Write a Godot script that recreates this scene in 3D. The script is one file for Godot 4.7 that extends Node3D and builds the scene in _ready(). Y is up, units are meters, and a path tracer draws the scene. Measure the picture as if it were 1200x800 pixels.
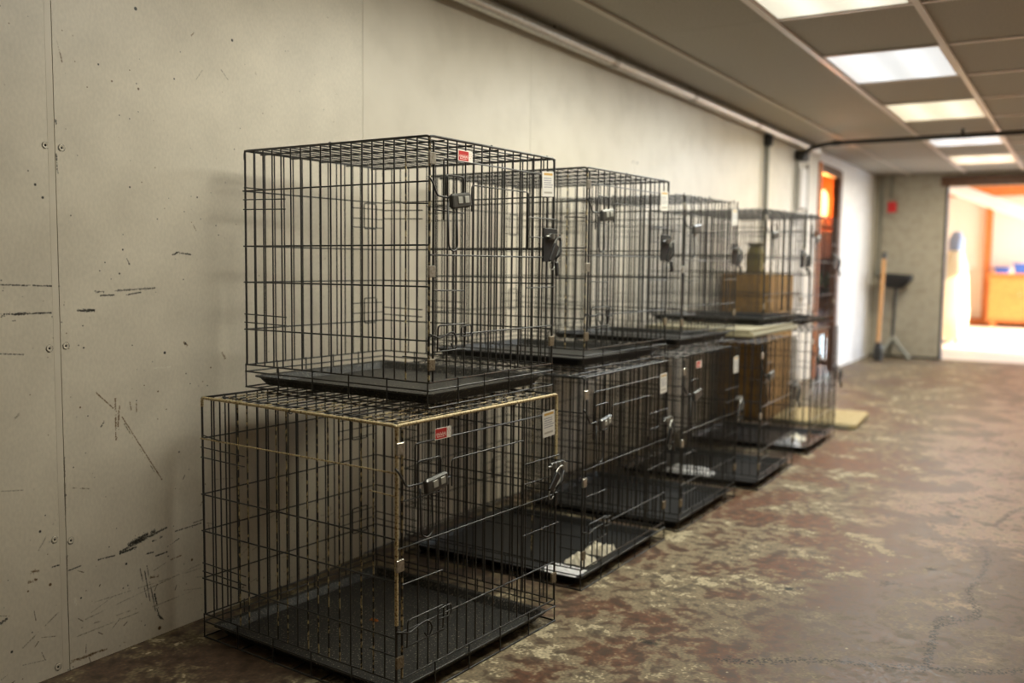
extends Node3D
# A corridor with wire dog crates stacked two high along a painted panel wall.
# x: away from the crate wall (wall face at x = 0), y up, -z: down the corridor.

const CEIL := 2.558
const RIGHT := 3.7
const BACK := 2.2
const END := -14.15
const WALL_DOTS := [[-1.992,2.063,0.006],[-2.388,2.045,0.005],[-1.854,1.865,0.003],[-1.9,1.822,0.003],[-1.996,1.814,0.004],[-2.136,1.869,0.003],[-1.814,1.79,0.002],[-1.965,1.867,0.002],[-1.924,1.721,0.002],[-1.961,1.715,0.002],[-1.638,1.484,0.004],[-1.66,1.448,0.004],[-1.956,1.5,0.003],[-2.223,1.485,0.003],[-2.001,1.519,0.002],[-1.748,1.4,0.002],[-1.925,1.301,0.003],[-1.695,1.365,0.005],[-1.86,1.26,0.002],[-1.841,1.234,0.002],[-2.159,1.204,0.002],[-1.911,1.225,0.003],[-1.778,1.066,0.002],[-1.723,1.046,0.002],[-1.762,1.007,0.002],[-1.779,0.998,0.003],[-1.952,0.994,0.002],[-2.077,0.96,0.005],[-2.162,0.985,0.005],[-2.27,0.893,0.003],[-2.18,0.845,0.002],[-2.163,0.882,0.002],[-2.047,0.833,0.003],[-1.994,0.859,0.002],[-1.963,0.812,0.002],[-1.762,0.815,0.003],[-1.787,0.785,0.002],[-2.079,0.769,0.002],[-2.254,0.831,0.002],[-2.314,1.359,0.002],[-1.62,0.46,0.004],[-1.703,0.552,0.005],[-2.128,0.615,0.003],[-1.734,0.633,0.002],[-1.7,0.358,0.004],[-1.647,0.29,0.005],[-1.911,0.282,0.004],[-1.638,0.505,0.002],[-1.915,0.209,0.002],[-2.034,0.026,0.007],[-1.586,0.162,0.002],[-1.522,0.125,0.004],[-2.174,0.225,0.005],[-1.577,0.29,0.003],[-1.747,0.218,0.003],[-1.85,0.354,0.002]]
const WALL_STREAKS := [[-1.825,1.168,-2.045,1.177,0.004,0.5,0],[-1.819,1.17,-1.854,1.164,0.006,0.9,0],[-1.839,1.157,-1.894,1.158,0.003,0.7,0],[-1.934,1.157,-1.989,1.164,0.003,0.5,0],[-1.759,1.112,-1.82,1.112,0.006,1,0],[-1.521,1.109,-1.597,1.11,0.005,0.9,0],[-1.597,1.11,-1.676,1.11,0.003,0.6,0],[-1.725,1.11,-1.742,1.112,0.002,0.6,0],[-1.524,1.195,-1.706,1.188,0.002,0.6,0],[-1.524,1.183,-1.536,1.181,0.005,0.9,0],[-1.54,1.093,-1.565,1.092,0.002,0.5,0],[-1.517,0.999,-1.588,0.992,0.002,0.4,0],[-1.578,1.158,-1.604,1.162,0.002,0.4,0],[-2.115,1.285,-2.137,1.296,0.003,0.8,0],[-2.13,1.296,-2.193,1.289,0.003,0.7,0],[-1.885,0.829,-1.884,0.703,0.004,0.6,1],[-1.9,0.803,-1.892,0.735,0.004,0.6,1],[-1.816,0.856,-1.878,0.797,0.002,0.7,1],[-1.908,0.766,-2.057,0.531,0.002,0.6,1],[-1.938,0.812,-1.943,0.783,0.003,0.4,1],[-1.963,0.806,-1.962,0.775,0.003,0.4,1],[-1.72,1.908,-1.734,1.849,0.002,0.6,1],[-2.22,2.037,-2.209,2.023,0.003,0.4,1],[-2.227,1.882,-2.254,1.918,0.001,0.3,2],[-2.332,1.938,-2.366,1.905,0.001,0.4,2],[-2.196,1.399,-2.217,1.371,0.002,0.5,1],[-1.705,1.16,-1.721,1.131,0.005,0.5,1],[-2.155,0.992,-2.172,0.976,0.007,0.5,1],[-2.321,0.944,-2.337,0.918,0.005,0.5,1],[-1.937,1.274,-1.949,1.253,0.003,0.6,0],[-1.831,0.744,-1.843,0.758,0.003,0.8,0],[-1.884,0.694,-1.895,0.734,0.004,0.7,1],[-1.887,0.328,-2.073,0.365,0.006,0.55,0],[-1.919,0.342,-2.025,0.362,0.011,0.75,0],[-1.945,0.347,-1.998,0.357,0.016,0.8,0],[-1.887,0.322,-1.951,0.328,0.005,0.9,0],[-2.011,0.331,-2.052,0.338,0.003,0.8,0],[-2.023,0.278,-2.071,0.28,0.003,0.8,0],[-1.81,0.323,-1.871,0.321,0.002,0.7,0],[-1.707,0.316,-1.75,0.32,0.002,0.6,0],[-1.652,0.342,-1.679,0.342,0.002,0.6,0],[-1.99,0.295,-2.017,0.294,0.003,0.8,0],[-2.072,0.297,-2.122,0.315,0.002,0.5,0],[-2.105,0.343,-2.218,0.346,0.002,0.6,0],[-2.13,0.352,-2.226,0.357,0.002,0.5,0],[-1.587,0.344,-1.614,0.342,0.006,0.7,1],[-1.578,0.316,-1.607,0.318,0.006,0.7,1],[-2.001,0.21,-2.035,0.207,0.006,0.7,1],[-1.976,0.264,-1.999,0.126,0.002,0.6,0],[-1.989,0.255,-2.019,0.09,0.002,0.5,0],[-2.017,0.15,-2.032,0.071,0.005,0.9,0],[-2.032,0.071,-2.052,0.044,0.005,0.9,0],[-1.962,0.253,-1.986,0.145,0.002,0.4,0],[-2.085,0.249,-2.128,0.253,0.003,0.5,1],[-1.771,0.028,-1.832,0.023,0.005,0.6,1],[-1.704,0.027,-1.786,0.025,0.006,0.6,1],[-1.49,0.22,-1.511,0.229,0.006,0.7,0],[-1.538,0.114,-1.675,0.199,0.002,0.4,2],[-1.613,0.402,-1.69,0.515,0.002,0.4,2],[-1.914,0.745,-2.043,0.539,0.002,0.5,2],[-1.76,0.145,-2.211,0.2,0.002,0.3,2],[-1.729,0.1,-2.191,0.113,0.002,0.3,2],[-1.744,0.123,-1.946,0.122,0.002,0.3,2],[-1.791,0.19,-2.211,0.185,0.001,0.3,2],[-1.504,0.605,-1.606,0.59,0.001,0.4,2],[-1.729,0.57,-1.786,0.556,0.002,0.5,2],[-1.759,0.604,-1.797,0.605,0.002,0.5,2],[-1.679,1.036,-1.7,1.016,0.002,0.3,2],[-2.032,0.912,-2.1,0.911,0.005,0.5,3],[-1.727,0.224,-1.732,0.2,0.009,0.7,3],[-1.548,0.804,-1.569,0.821,0.005,0.3,2],[-1.704,0.67,-1.702,0.445,0.003,0.5,0],[-1.703,0.365,-1.695,0.03,0.003,0.5,0],[-1.707,1.579,-1.71,1.517,0.003,0.6,0],[-1.707,1.678,-1.71,1.666,0.003,0.7,0]]
const SCREWS := [[-1.673,1.6],[-1.724,1.598],[-1.667,1.003],[-1.72,1.007],[-1.665,0.423],[-1.718,0.407],[-1.664,0.026]]
const CRACKS := [[[2.011,-3.075],[2.096,-3.107],[2.194,-3.14],[2.311,-3.2],[2.406,-3.232],[2.52,-3.32]],[[2.255,-3.156],[2.242,-3.387],[2.229,-3.557],[2.229,-3.663],[2.275,-3.712]],[[2.229,-3.557],[2.297,-3.688],[2.347,-3.759],[2.343,-3.828],[2.309,-3.944],[2.289,-4.067],[2.317,-4.269],[2.32,-4.541],[2.283,-4.741]],[[2.011,-3.075],[1.902,-3.021],[1.765,-2.917],[1.666,-2.876]],[[2.299,-5.138],[2.352,-5.499],[2.404,-5.637]]]

var M := {}
var cyl_cache := {}
var used := {}
var rng := RandomNumberGenerator.new()

# ---------------------------------------------------------------- helpers
func mat(called: String, c: Color, rough := 0.6, metal := 0.0) -> StandardMaterial3D:
	var m := StandardMaterial3D.new()
	m.resource_name = called
	m.albedo_color = c
	m.roughness = rough
	m.metallic = metal
	M[called] = m
	return m

func noise(seed_: int, freq: float, oct := 4) -> FastNoiseLite:
	var n := FastNoiseLite.new()
	n.seed = seed_
	n.frequency = freq
	n.noise_type = FastNoiseLite.TYPE_SIMPLEX_SMOOTH
	n.fractal_type = FastNoiseLite.FRACTAL_FBM
	n.fractal_octaves = oct
	return n

func noise_tex(seed_: int, freq: float, stops: Array, size := 512, normal := false) -> NoiseTexture2D:
	var t := NoiseTexture2D.new()
	t.width = size
	t.height = size
	t.seamless = true
	t.noise = noise(seed_, freq)
	t.generate_mipmaps = false
	if normal:
		t.as_normal_map = true
		t.bump_strength = 3.0
	else:
		var g := Gradient.new()
		var offs := PackedFloat32Array()
		var cols := PackedColorArray()
		for s in stops:
			offs.append(s[0])
			cols.append(s[1])
		g.offsets = offs
		g.colors = cols
		t.color_ramp = g
	return t

func tri(m: StandardMaterial3D, tex: Texture2D, scale: float, world := true) -> StandardMaterial3D:
	m.albedo_texture = tex
	m.albedo_color = Color.WHITE
	m.uv1_triplanar = true
	m.uv1_world_triplanar = world
	m.uv1_scale = Vector3.ONE * scale
	return m

func numbered(called: String) -> String:
	var n: int = used.get(called, 0)
	used[called] = n + 1
	return called if n == 0 else "%s_%03d" % [called, n]

func thing(called: String, label: String, category: String, at := Vector3.ZERO, turn := 0.0, group := "") -> Node3D:
	var o := Node3D.new()
	o.name = numbered(called)
	add_child(o)
	o.position = at
	o.rotation.y = turn
	o.set_meta("label", label)
	o.set_meta("category", category)
	if group:
		o.set_meta("group", group)
	return o

func structure(called: String) -> Node3D:
	var o := Node3D.new()
	o.name = numbered(called)
	add_child(o)
	o.set_meta("kind", "structure")
	return o

func part(called: String, mesh: Mesh, m: Material, parent: Node, at := Vector3.ZERO, basis_ := Basis.IDENTITY) -> MeshInstance3D:
	var o := MeshInstance3D.new()
	o.name = called
	o.mesh = mesh
	o.material_override = m
	o.transform = Transform3D(basis_, at)
	parent.add_child(o, true)
	return o

func box(a: Vector3, b: Vector3) -> BoxMesh:
	var m := BoxMesh.new()
	m.size = (b - a).abs()
	return m

func slab(called: String, a: Vector3, b: Vector3, m: Material, parent: Node) -> MeshInstance3D:
	return part(called, box(a, b), m, parent, (a + b) / 2.0)

# loft of rounded rectangles: rows [half x, half z, corner radius, y]; capped at both ends
func loft(rows: Array, seg := 3, smooth := false) -> ArrayMesh:
	var st := SurfaceTool.new()
	st.begin(Mesh.PRIMITIVE_TRIANGLES)
	st.set_smooth_group(0 if smooth else -1)
	var rings := []
	for r in rows:
		var pts := PackedVector3Array()
		for c in 4:
			var sx: float = [1, -1, -1, 1][c]
			var sz: float = [1, 1, -1, -1][c]
			var rad: float = r[2]
			for k in seg + 1:
				var a: float = (c + float(k) / seg) * PI / 2.0
				pts.append(Vector3(sx * (r[0] - rad) + cos(a) * rad, r[3], sz * (r[1] - rad) + sin(a) * rad))
		rings.append(pts)
	var n: int = rings[0].size()
	for i in rings.size() - 1:
		for k in n:
			var j := (k + 1) % n
			for v in [rings[i][k], rings[i + 1][j], rings[i + 1][k], rings[i][k], rings[i][j], rings[i + 1][j]]:
				st.add_vertex(v)
	for e in [0, rings.size() - 1]:
		var mid := Vector3.ZERO
		for v in rings[e]:
			mid += v / n
		for k in n:
			var j := (k + 1) % n
			for v in ([mid, rings[e][j], rings[e][k]] if e == 0 else [mid, rings[e][k], rings[e][j]]):
				st.add_vertex(v)
	st.generate_normals()
	return st.commit()

# box with small chamfers, centre at the middle
func bevel(size: Vector3, b := 0.004) -> ArrayMesh:
	var h := size / 2.0
	return loft([[h.x - b, h.z - b, b, -h.y], [h.x, h.z, b, -h.y + b], [h.x, h.z, b, h.y - b], [h.x - b, h.z - b, b, h.y]], 2)

func cyl(length: float, r: float, sides := 8) -> CylinderMesh:
	var key := "%d_%d_%d" % [roundi(length * 1000), roundi(r * 10000), sides]
	if not cyl_cache.has(key):
		var c := CylinderMesh.new()
		c.top_radius = r
		c.bottom_radius = r
		c.height = roundi(length * 1000) / 1000.0
		c.radial_segments = sides
		c.rings = 0
		cyl_cache[key] = c
	return cyl_cache[key]

func along(a: Vector3, b: Vector3) -> Transform3D:
	var y := (b - a).normalized()
	var x := y.cross(Vector3(0, 0, 1))
	if x.length() < 0.01:
		x = y.cross(Vector3(1, 0, 0))
	x = x.normalized()
	return Transform3D(Basis(x, y, x.cross(y)), (a + b) / 2.0)

func rod(called: String, a: Vector3, b: Vector3, r: float, m: Material, parent: Node, sides := 10) -> MeshInstance3D:
	var o := part(called, cyl(a.distance_to(b), r, sides), m, parent)
	o.transform = along(a, b)
	return o

# bent wire or pipe through points
func tube_mesh(pts: Array, r: float, sides := 8, closed := false) -> ArrayMesh:
	var st := SurfaceTool.new()
	st.begin(Mesh.PRIMITIVE_TRIANGLES)
	st.set_smooth_group(0)
	var rings := []
	var n := pts.size()
	var side := Vector3.ZERO
	for i in n:
		var prev: Vector3 = pts[(i - 1 + n) % n] if closed or i > 0 else pts[i]
		var next: Vector3 = pts[(i + 1) % n] if closed or i < n - 1 else pts[i]
		var t := (next - prev).normalized()
		if side == Vector3.ZERO:
			side = t.cross(Vector3(0.31, 0.87, 0.41)).normalized()
		side = (side - t * side.dot(t)).normalized()
		var up := t.cross(side)
		var ring := PackedVector3Array()
		for k in sides:
			var a := TAU * k / sides
			ring.append(pts[i] + (side * cos(a) + up * sin(a)) * r)
		rings.append(ring)
	for i in (n if closed else n - 1):
		var p: PackedVector3Array = rings[i]
		var q: PackedVector3Array = rings[(i + 1) % n]
		for k in sides:
			var j := (k + 1) % sides
			for v in [p[k], q[k], q[j], p[k], q[j], p[j]]:
				st.add_vertex(v)
	if not closed:
		for e in [0, n - 1]:
			for k in sides:
				var j := (k + 1) % sides
				for v in ([pts[e], rings[e][k], rings[e][j]] if e == 0 else [pts[e], rings[e][j], rings[e][k]]):
					st.add_vertex(v)
	st.generate_normals()
	return st.commit()

# corner points rounded with radius rad
func rounded(pts: Array, rad: float, closed := false, seg := 4) -> Array:
	var out := []
	var n := pts.size()
	for i in n:
		if not closed and (i == 0 or i == n - 1):
			out.append(pts[i])
			continue
		var p: Vector3 = pts[i]
		var a: Vector3 = pts[(i - 1 + n) % n]
		var b: Vector3 = pts[(i + 1) % n]
		var ra := minf(rad, p.distance_to(a) * 0.45)
		var rb := minf(rad, p.distance_to(b) * 0.45)
		var s := p + (a - p).normalized() * ra
		var e := p + (b - p).normalized() * rb
		for k in seg + 1:
			var t := float(k) / seg
			out.append(s.lerp(p, t).lerp(p.lerp(e, t), t))
	return out

func lathe(rows: Array, sides := 20) -> ArrayMesh:
	var st := SurfaceTool.new()
	st.begin(Mesh.PRIMITIVE_TRIANGLES)
	st.set_smooth_group(0)
	for i in rows.size() - 1:
		for k in sides:
			var a0 := TAU * k / sides
			var a1 := TAU * (k + 1) / sides
			var p := func(row, a): return Vector3(row[0] * cos(a), row[1], row[0] * sin(a))
			var q := [p.call(rows[i], a0), p.call(rows[i], a1), p.call(rows[i + 1], a0), p.call(rows[i + 1], a1)]
			for v in [q[0], q[3], q[2], q[0], q[1], q[3]]:
				st.add_vertex(v)
	st.generate_normals()
	return st.commit()

func quad_uv(p: Array, uv: Array) -> ArrayMesh:
	var st := SurfaceTool.new()
	st.begin(Mesh.PRIMITIVE_TRIANGLES)
	for k in [0, 1, 2, 0, 2, 3]:
		st.set_uv(uv[k])
		st.add_vertex(p[k])
	st.generate_normals()
	return st.commit()

# ---------------------------------------------------------------- painted textures
func dab(im: Image, cx: float, cy: float, r: float, c: Color, strength: float) -> void:
	var w := im.get_width()
	var h := im.get_height()
	for y in range(maxi(0, int(cy - r - 1)), mini(h, int(cy + r + 2))):
		for x in range(maxi(0, int(cx - r - 1)), mini(w, int(cx + r + 2))):
			var d := Vector2(x + 0.5 - cx, y + 0.5 - cy).length()
			var a := clampf(r - d + 0.5, 0.0, 1.0) * strength
			if a > 0.0:
				im.set_pixel(x, y, im.get_pixel(x, y).lerp(c, a))

# paint with scuffs, nicks and scratches of the two near wall panels (z -0.313 .. -3.093, y 0 .. 2.56)
func wall_texture() -> ImageTexture:
	var w := 1536
	var h := 1408
	var big := noise(11, 0.006, 4)
	var fine := noise(12, 0.15, 2)
	var bytes := PackedByteArray()
	bytes.resize(w * h * 3)
	var i := 0
	for y in h:
		for x in w:
			var v := 1.0 + 0.045 * big.get_noise_2d(x, y) + 0.03 * fine.get_noise_2d(x, y * 0.6)
			bytes[i] = int(clampf(214 * v, 0, 255))
			bytes[i + 1] = int(clampf(206 * v, 0, 255))
			bytes[i + 2] = int(clampf(189 * v, 0, 255))
			i += 3
	var im := Image.create_from_data(w, h, false, Image.FORMAT_RGB8, bytes)
	var s := w / 2.78
	var px := func(z: float, y: float) -> Vector2: return Vector2((-0.313 - z) * s, (2.55 - y) * s)
	var tones := [Color(0.07, 0.07, 0.06), Color(0.33, 0.24, 0.13), Color(0.42, 0.39, 0.32), Color(0.92, 0.9, 0.84)]
	# worn spots, wandering nicks
	for k in 420:
		var z := rng.randf_range(-3.0, -0.4)
		var y := 2.4 * pow(rng.randf(), 1.7)
		var p: Vector2 = px.call(z, y)
		dab(im, p.x, p.y, rng.randf_range(0.5, 1.3), tones[rng.randi() % 2], rng.randf_range(0.15, 0.7))
	for k in 60:
		var z := rng.randf_range(-3.0, -1.2)
		var y := 0.55 * rng.randf() * rng.randf() + 0.02
		var p: Vector2 = px.call(z, y)
		var q := p + Vector2(rng.randf_range(-12, 46), rng.randf_range(-20, 12))
		for j in 40:
			var u := rng.randf()
			dab(im, lerpf(p.x, q.x, u), lerpf(p.y, q.y, u), 0.6, tones[rng.randi() % 3], 0.28)
	for a in WALL_DOTS:
		var p: Vector2 = px.call(a[0], a[1])
		dab(im, p.x, p.y, maxf(a[2] * s * 0.9, 0.9), tones[0] if rng.randf() < 0.75 else tones[1], 0.9)
	for a in WALL_STREAKS:
		var p: Vector2 = px.call(a[0], a[1])
		var q: Vector2 = px.call(a[2], a[3])
		var wd: float = a[4] * s
		var n := int(p.distance_to(q) * (1.2 + wd * 1.1))
		for j in n:
			var u := rng.randf()
			var off := rng.randfn(0.0, wd * 0.33)
			var d := (q - p).normalized().orthogonal()
			# the smear comes and goes along its length
			if fine.get_noise_2d(u * p.distance_to(q) * 0.13 + a[0] * 400.0, off * 1.2 + a[1] * 300.0) < -0.22:
				continue
			var c := p.lerp(q, u) + d * off
			dab(im, c.x, c.y, rng.randf_range(0.6, 1.1), tones[int(a[6])], a[5] * rng.randf_range(0.15, 0.7))
	# grime rings round the screws
	for a in SCREWS:
		var p: Vector2 = px.call(a[0], a[1])
		for j in 70:
			var an := rng.randf() * TAU
			dab(im, p.x + cos(an) * 5.6, p.y + sin(an) * 5.6, 0.7, tones[0], 0.32 if sin(an * 2.0 + a[1] * 9.0) > -0.6 else 0.08)
	return ImageTexture.create_from_image(im)

# worn red-brown floor paint over concrete; returns [colour, roughness]
func floor_texture(x0: float, x1: float, z0: float, z1: float, w: int, h: int) -> Array:
	var n1 := noise(21, 0.7, 3)
	var n2 := noise(22, 2.8, 6)
	var n3 := noise(23, 13.0, 5)
	var n4 := noise(24, 60.0, 2)
	var rgb := PackedByteArray()
	var ro := PackedByteArray()
	rgb.resize(w * h * 3)
	ro.resize(w * h)
	var red := Vector3(99, 66, 47)
	var brown := Vector3(101, 82, 68)
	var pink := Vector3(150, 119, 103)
	var conc := Vector3(122, 109, 86)
	var dark := Vector3(70, 60, 47)
	var cream := Vector3(176, 165, 136)
	var i := 0
	for yy in h:
		var z := lerpf(z0, z1, (yy + 0.5) / h)
		for xx in w:
			var x := lerpf(x0, x1, (xx + 0.5) / w)
			var a := n1.get_noise_2d(x, z)
			var b := n2.get_noise_2d(x + 0.06 * a, z)
			var c := n3.get_noise_2d(x + 0.05 * b, z)
			var f := n4.get_noise_2d(x, z)
			# traffic zone beside the crates has lost most paint, the middle of the aisle keeps a brown film
			var aisle := smoothstep(1.45, 2.1, x + 0.4 * a + 0.2 * b)
			var v := b * 0.75 + c * 0.6 + a * 0.45 + f * 0.12
			var bare := smoothstep(-0.22, 0.22, v + 0.06)
			# the paint survives best in a band at the crates' feet and thins out down the aisle and by the wall
			var kept := smoothstep(0.75, 1.1, x + 0.3 * b) * (1.0 - 0.55 * smoothstep(5.0, 9.0, -z + a))
			var col := brown.lerp(red, kept).lerp(conc, bare)
			col = col.lerp(dark, 0.55 * smoothstep(0.05, 0.40, -c * 0.8 - b * 0.2 + a * 0.2 + f * 0.1))
			# far stretch turns to a paler, pinkish tone with a ragged, speckled border
			var pink_mix := smoothstep(-0.05, 0.12, minf(x - 1.75, (-z - 4.6) * 0.4) * 0.5 + 0.25 * a + 0.35 * b + 0.2 * c)
			var film := brown.lerp(pink, pink_mix).lerp(red, 0.30 * smoothstep(0.0, 0.35, -b)).lerp(conc, 0.4 * smoothstep(0.05, 0.4, v))
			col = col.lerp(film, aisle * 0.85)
			col = col.lerp(dark, 0.75 * aisle * smoothstep(0.10, 0.34, c * 0.8 - b * 0.3 + f * 0.25))
			var chip := smoothstep(0.36, 0.46, c * 0.45 + b * 0.9 + f * 0.22) * (1.0 - 0.85 * aisle)
			col = col.lerp(cream, chip * 0.75)
			col *= 0.93 * (1.0 + 0.24 * f + 0.18 * c)
			rgb[i * 3] = int(clampf(col.x, 0, 255))
			rgb[i * 3 + 1] = int(clampf(col.y, 0, 255))
			rgb[i * 3 + 2] = int(clampf(col.z, 0, 255))
			ro[i] = int(clampf(158 + 40 * bare * (1.0 - aisle * 0.6) + 14 * c + 34 * f, 60, 230))
			i += 1
	var im := Image.create_from_data(w, h, false, Image.FORMAT_RGB8, rgb)
	var sx := w / (x1 - x0)
	var sz := h / (z1 - z0)
	for line in CRACKS:
		for k in line.size() - 1:
			var p := Vector2(line[k][0], line[k][1])
			var q := Vector2(line[k + 1][0], line[k + 1][1])
			var n := int(p.distance_to(q) * 420)
			for j in n:
				var u := float(j) / n
				var c := p.lerp(q, u) + Vector2(n3.get_noise_2d(u * 3 + k, 5) * 0.03, n3.get_noise_2d(9, u * 3 + k) * 0.05)
				if n4.get_noise_2d(c.x * 0.4, c.y * 0.4) > -0.42:
					dab(im, (c.x - x0) * sx, (c.y - z0) * sz, 1.15, Color(0.1, 0.08, 0.06), 0.75)
	for a in [[2.133, -4.253, 0.018], [2.002, -3.964, 0.03], [1.686, -3.673, 0.012], [2.115, -5.241, 0.02], [1.424, -2.884, 0.03]]:
		for j in 26:
			dab(im, (a[0] + rng.randfn(0, a[2] * 0.6) - x0) * sx, (a[1] + rng.randfn(0, a[2] * 0.6) - z0) * sz, 2.6, Color(0.12, 0.11, 0.08), 0.35)
	for j in 260:
		var x := rng.randf_range(0.2, 2.6)
		var z := rng.randf_range(-5.6, -1.8)
		dab(im, (x - x0) * sx, (z - z0) * sz, rng.randf_range(0.6, 1.8), Color(0.72, 0.68, 0.56), rng.randf_range(0.3, 0.8))
	var rm := Image.create_from_data(w, h, false, Image.FORMAT_L8, ro)
	return [ImageTexture.create_from_image(im), ImageTexture.create_from_image(rm)]

# printed maker's label: pale card, ochre head band, rows of small print
func label_texture() -> ImageTexture:
	var im := Image.create(64, 80, false, Image.FORMAT_RGB8)
	im.fill(Color(0.86, 0.85, 0.82))
	im.fill_rect(Rect2i(8, 5, 50, 7), Color(0.78, 0.62, 0.3))
	for k in 5:
		var y := 20 + k * 7
		var x := 8
		while x < 50:
			var l := rng.randi_range(3, 9)
			im.fill_rect(Rect2i(x, y, l, 3), Color(0.5, 0.5, 0.56))
			x += l + 2
	im.fill_rect(Rect2i(8, 64, 46, 6), Color(0.66, 0.64, 0.6))
	return ImageTexture.create_from_image(im)

# red sticker with a white scrawl and a white end
func sticker_texture() -> ImageTexture:
	var im := Image.create(96, 44, false, Image.FORMAT_RGB8)
	im.fill(Color(0.9, 0.88, 0.84))
	im.fill_rect(Rect2i(3, 3, 66, 38), Color(0.72, 0.13, 0.12))
	var y := 24.0
	for x in range(8, 64):
		y = 23 + 7 * sin(x * 0.75) * cos(x * 0.21)
		im.fill_rect(Rect2i(x, int(y), 2, 4), Color(0.93, 0.88, 0.84))
	im.fill_rect(Rect2i(12, 33, 44, 2), Color(0.93, 0.88, 0.84))
	for x in range(72, 92, 4):
		im.fill_rect(Rect2i(x, 10 + (x % 3) * 8, 3, 3), Color(0.7, 0.2, 0.18))
	return ImageTexture.create_from_image(im)

# ---------------------------------------------------------------- materials
func make_materials() -> void:
	mat("wire_black", Color(0.115, 0.118, 0.115), 0.38)
	M.wire_black.metallic_specular = 0.6
	tri(mat("wire_flecked", Color.WHITE, 0.5), noise_tex(31, 0.028, [[0.0, Color(0.11, 0.11, 0.105)], [0.58, Color(0.13, 0.12, 0.10)], [0.62, Color(0.70, 0.62, 0.44)], [1.0, Color(0.86, 0.8, 0.64)]]), 2.3)
	tri(mat("wire_cream", Color.WHITE, 0.6), noise_tex(32, 0.06, [[0.0, Color(0.2, 0.14, 0.07)], [0.28, Color(0.42, 0.28, 0.12)], [0.36, Color(0.76, 0.68, 0.5)], [0.6, Color(0.84, 0.78, 0.62)], [1.0, Color(0.8, 0.73, 0.56)]]), 4.0)
	tri(mat("wire_rust", Color.WHITE, 0.7), noise_tex(33, 0.05, [[0.0, Color(0.1, 0.1, 0.1)], [0.55, Color(0.15, 0.13, 0.11)], [0.65, Color(0.36, 0.25, 0.16)], [1.0, Color(0.5, 0.38, 0.26)]]), 4.0)
	tri(mat("tray_black", Color.WHITE, 0.5), noise_tex(34, 0.07, [[0.0, Color(0.085, 0.085, 0.085)], [0.55, Color(0.115, 0.115, 0.115)], [0.66, Color(0.16, 0.155, 0.14)], [0.72, Color(0.2, 0.19, 0.17)], [0.76, Color(0.58, 0.55, 0.48)], [1.0, Color(0.66, 0.63, 0.56)]], 1024), 1.3)
	mat("tray_plain", Color(0.12, 0.125, 0.13), 0.45)
	tri(mat("galvanised", Color.WHITE, 0.34, 0.75), noise_tex(35, 0.03, [[0.0, Color(0.5, 0.48, 0.42)], [0.5, Color(0.66, 0.64, 0.6)], [1.0, Color(0.74, 0.72, 0.68)]]), 5.0)
	mat("latch_metal", Color(0.34, 0.34, 0.33), 0.32, 0.5)
	mat("latch_face", Color(0.66, 0.66, 0.63), 0.45, 0.3)
	tri(mat("clip_aged", Color.WHITE, 0.55, 0.2), noise_tex(47, 0.05, [[0.0, Color(0.24, 0.19, 0.13)], [0.5, Color(0.46, 0.41, 0.33)], [1.0, Color(0.6, 0.56, 0.48)]]), 5.0)
	mat("rubber_black", Color(0.06, 0.06, 0.06), 0.5)
	mat("steel", Color(0.66, 0.66, 0.64), 0.28, 0.9)
	var lm := mat("label_print", Color.WHITE, 0.6)
	lm.albedo_texture = label_texture()
	var sm := mat("sticker_print", Color.WHITE, 0.5)
	sm.albedo_texture = sticker_texture()
	var wm := mat("wall_scuffed", Color.WHITE, 0.42)
	wm.albedo_texture = wall_texture()
	tri(mat("wall_paint", Color.WHITE, 0.42), noise_tex(36, 0.012, [[0.0, Color(0.80, 0.768, 0.70)], [0.5, Color(0.84, 0.808, 0.742)], [1.0, Color(0.86, 0.83, 0.766)]]), 0.5)
	tri(mat("wall_panelling", Color.WHITE, 0.6), noise_tex(46, 0.012, [[0.0, Color(0.60, 0.54, 0.47)], [1.0, Color(0.68, 0.62, 0.55)]]), 0.5)
	mat("joint_dark", Color(0.12, 0.11, 0.09), 0.9)
	tri(mat("wall_white", Color.WHITE, 0.5), noise_tex(37, 0.02, [[0.0, Color(0.88, 0.87, 0.85)], [1.0, Color(0.94, 0.93, 0.92)]]), 0.6)
	tri(mat("wall_end", Color.WHITE, 0.7), noise_tex(38, 0.02, [[0.0, Color(0.57, 0.54, 0.48)], [0.4, Color(0.62, 0.595, 0.53)], [1.0, Color(0.65, 0.625, 0.56)]]), 0.7)
	tri(mat("ceiling_tile", Color.WHITE, 0.85), noise_tex(39, 0.09, [[0.0, Color(0.60, 0.58, 0.535)], [0.5, Color(0.665, 0.645, 0.60)], [1.0, Color(0.70, 0.68, 0.635)]]), 1.5)
	mat("tee_white", Color(0.9, 0.86, 0.84), 0.4)
	mat("tee_dull", Color(0.76, 0.73, 0.68), 0.6)
	mat("slab", Color(0.4, 0.4, 0.38), 0.9)
	tri(mat("pipe_zinc", Color.WHITE, 0.3, 0.6), noise_tex(40, 0.03, [[0.0, Color(0.76, 0.75, 0.72)], [1.0, Color(0.88, 0.87, 0.85)]]), 2.0)
	mat("conduit_grey", Color(0.5, 0.5, 0.46), 0.5, 0.2)
	mat("pipe_black", Color(0.07, 0.065, 0.06), 0.4)
	mat("junction_dark", Color(0.14, 0.14, 0.13), 0.5)
	tri(mat("wood_dark", Color.WHITE, 0.5), noise_tex(41, 0.02, [[0.0, Color(0.28, 0.17, 0.08)], [1.0, Color(0.42, 0.27, 0.13)]]), 1.0)
	tri(mat("wood_orange", Color.WHITE, 0.5), noise_tex(42, 0.02, [[0.0, Color(0.72, 0.4, 0.18)], [1.0, Color(0.82, 0.5, 0.24)]]), 1.0)
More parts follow.
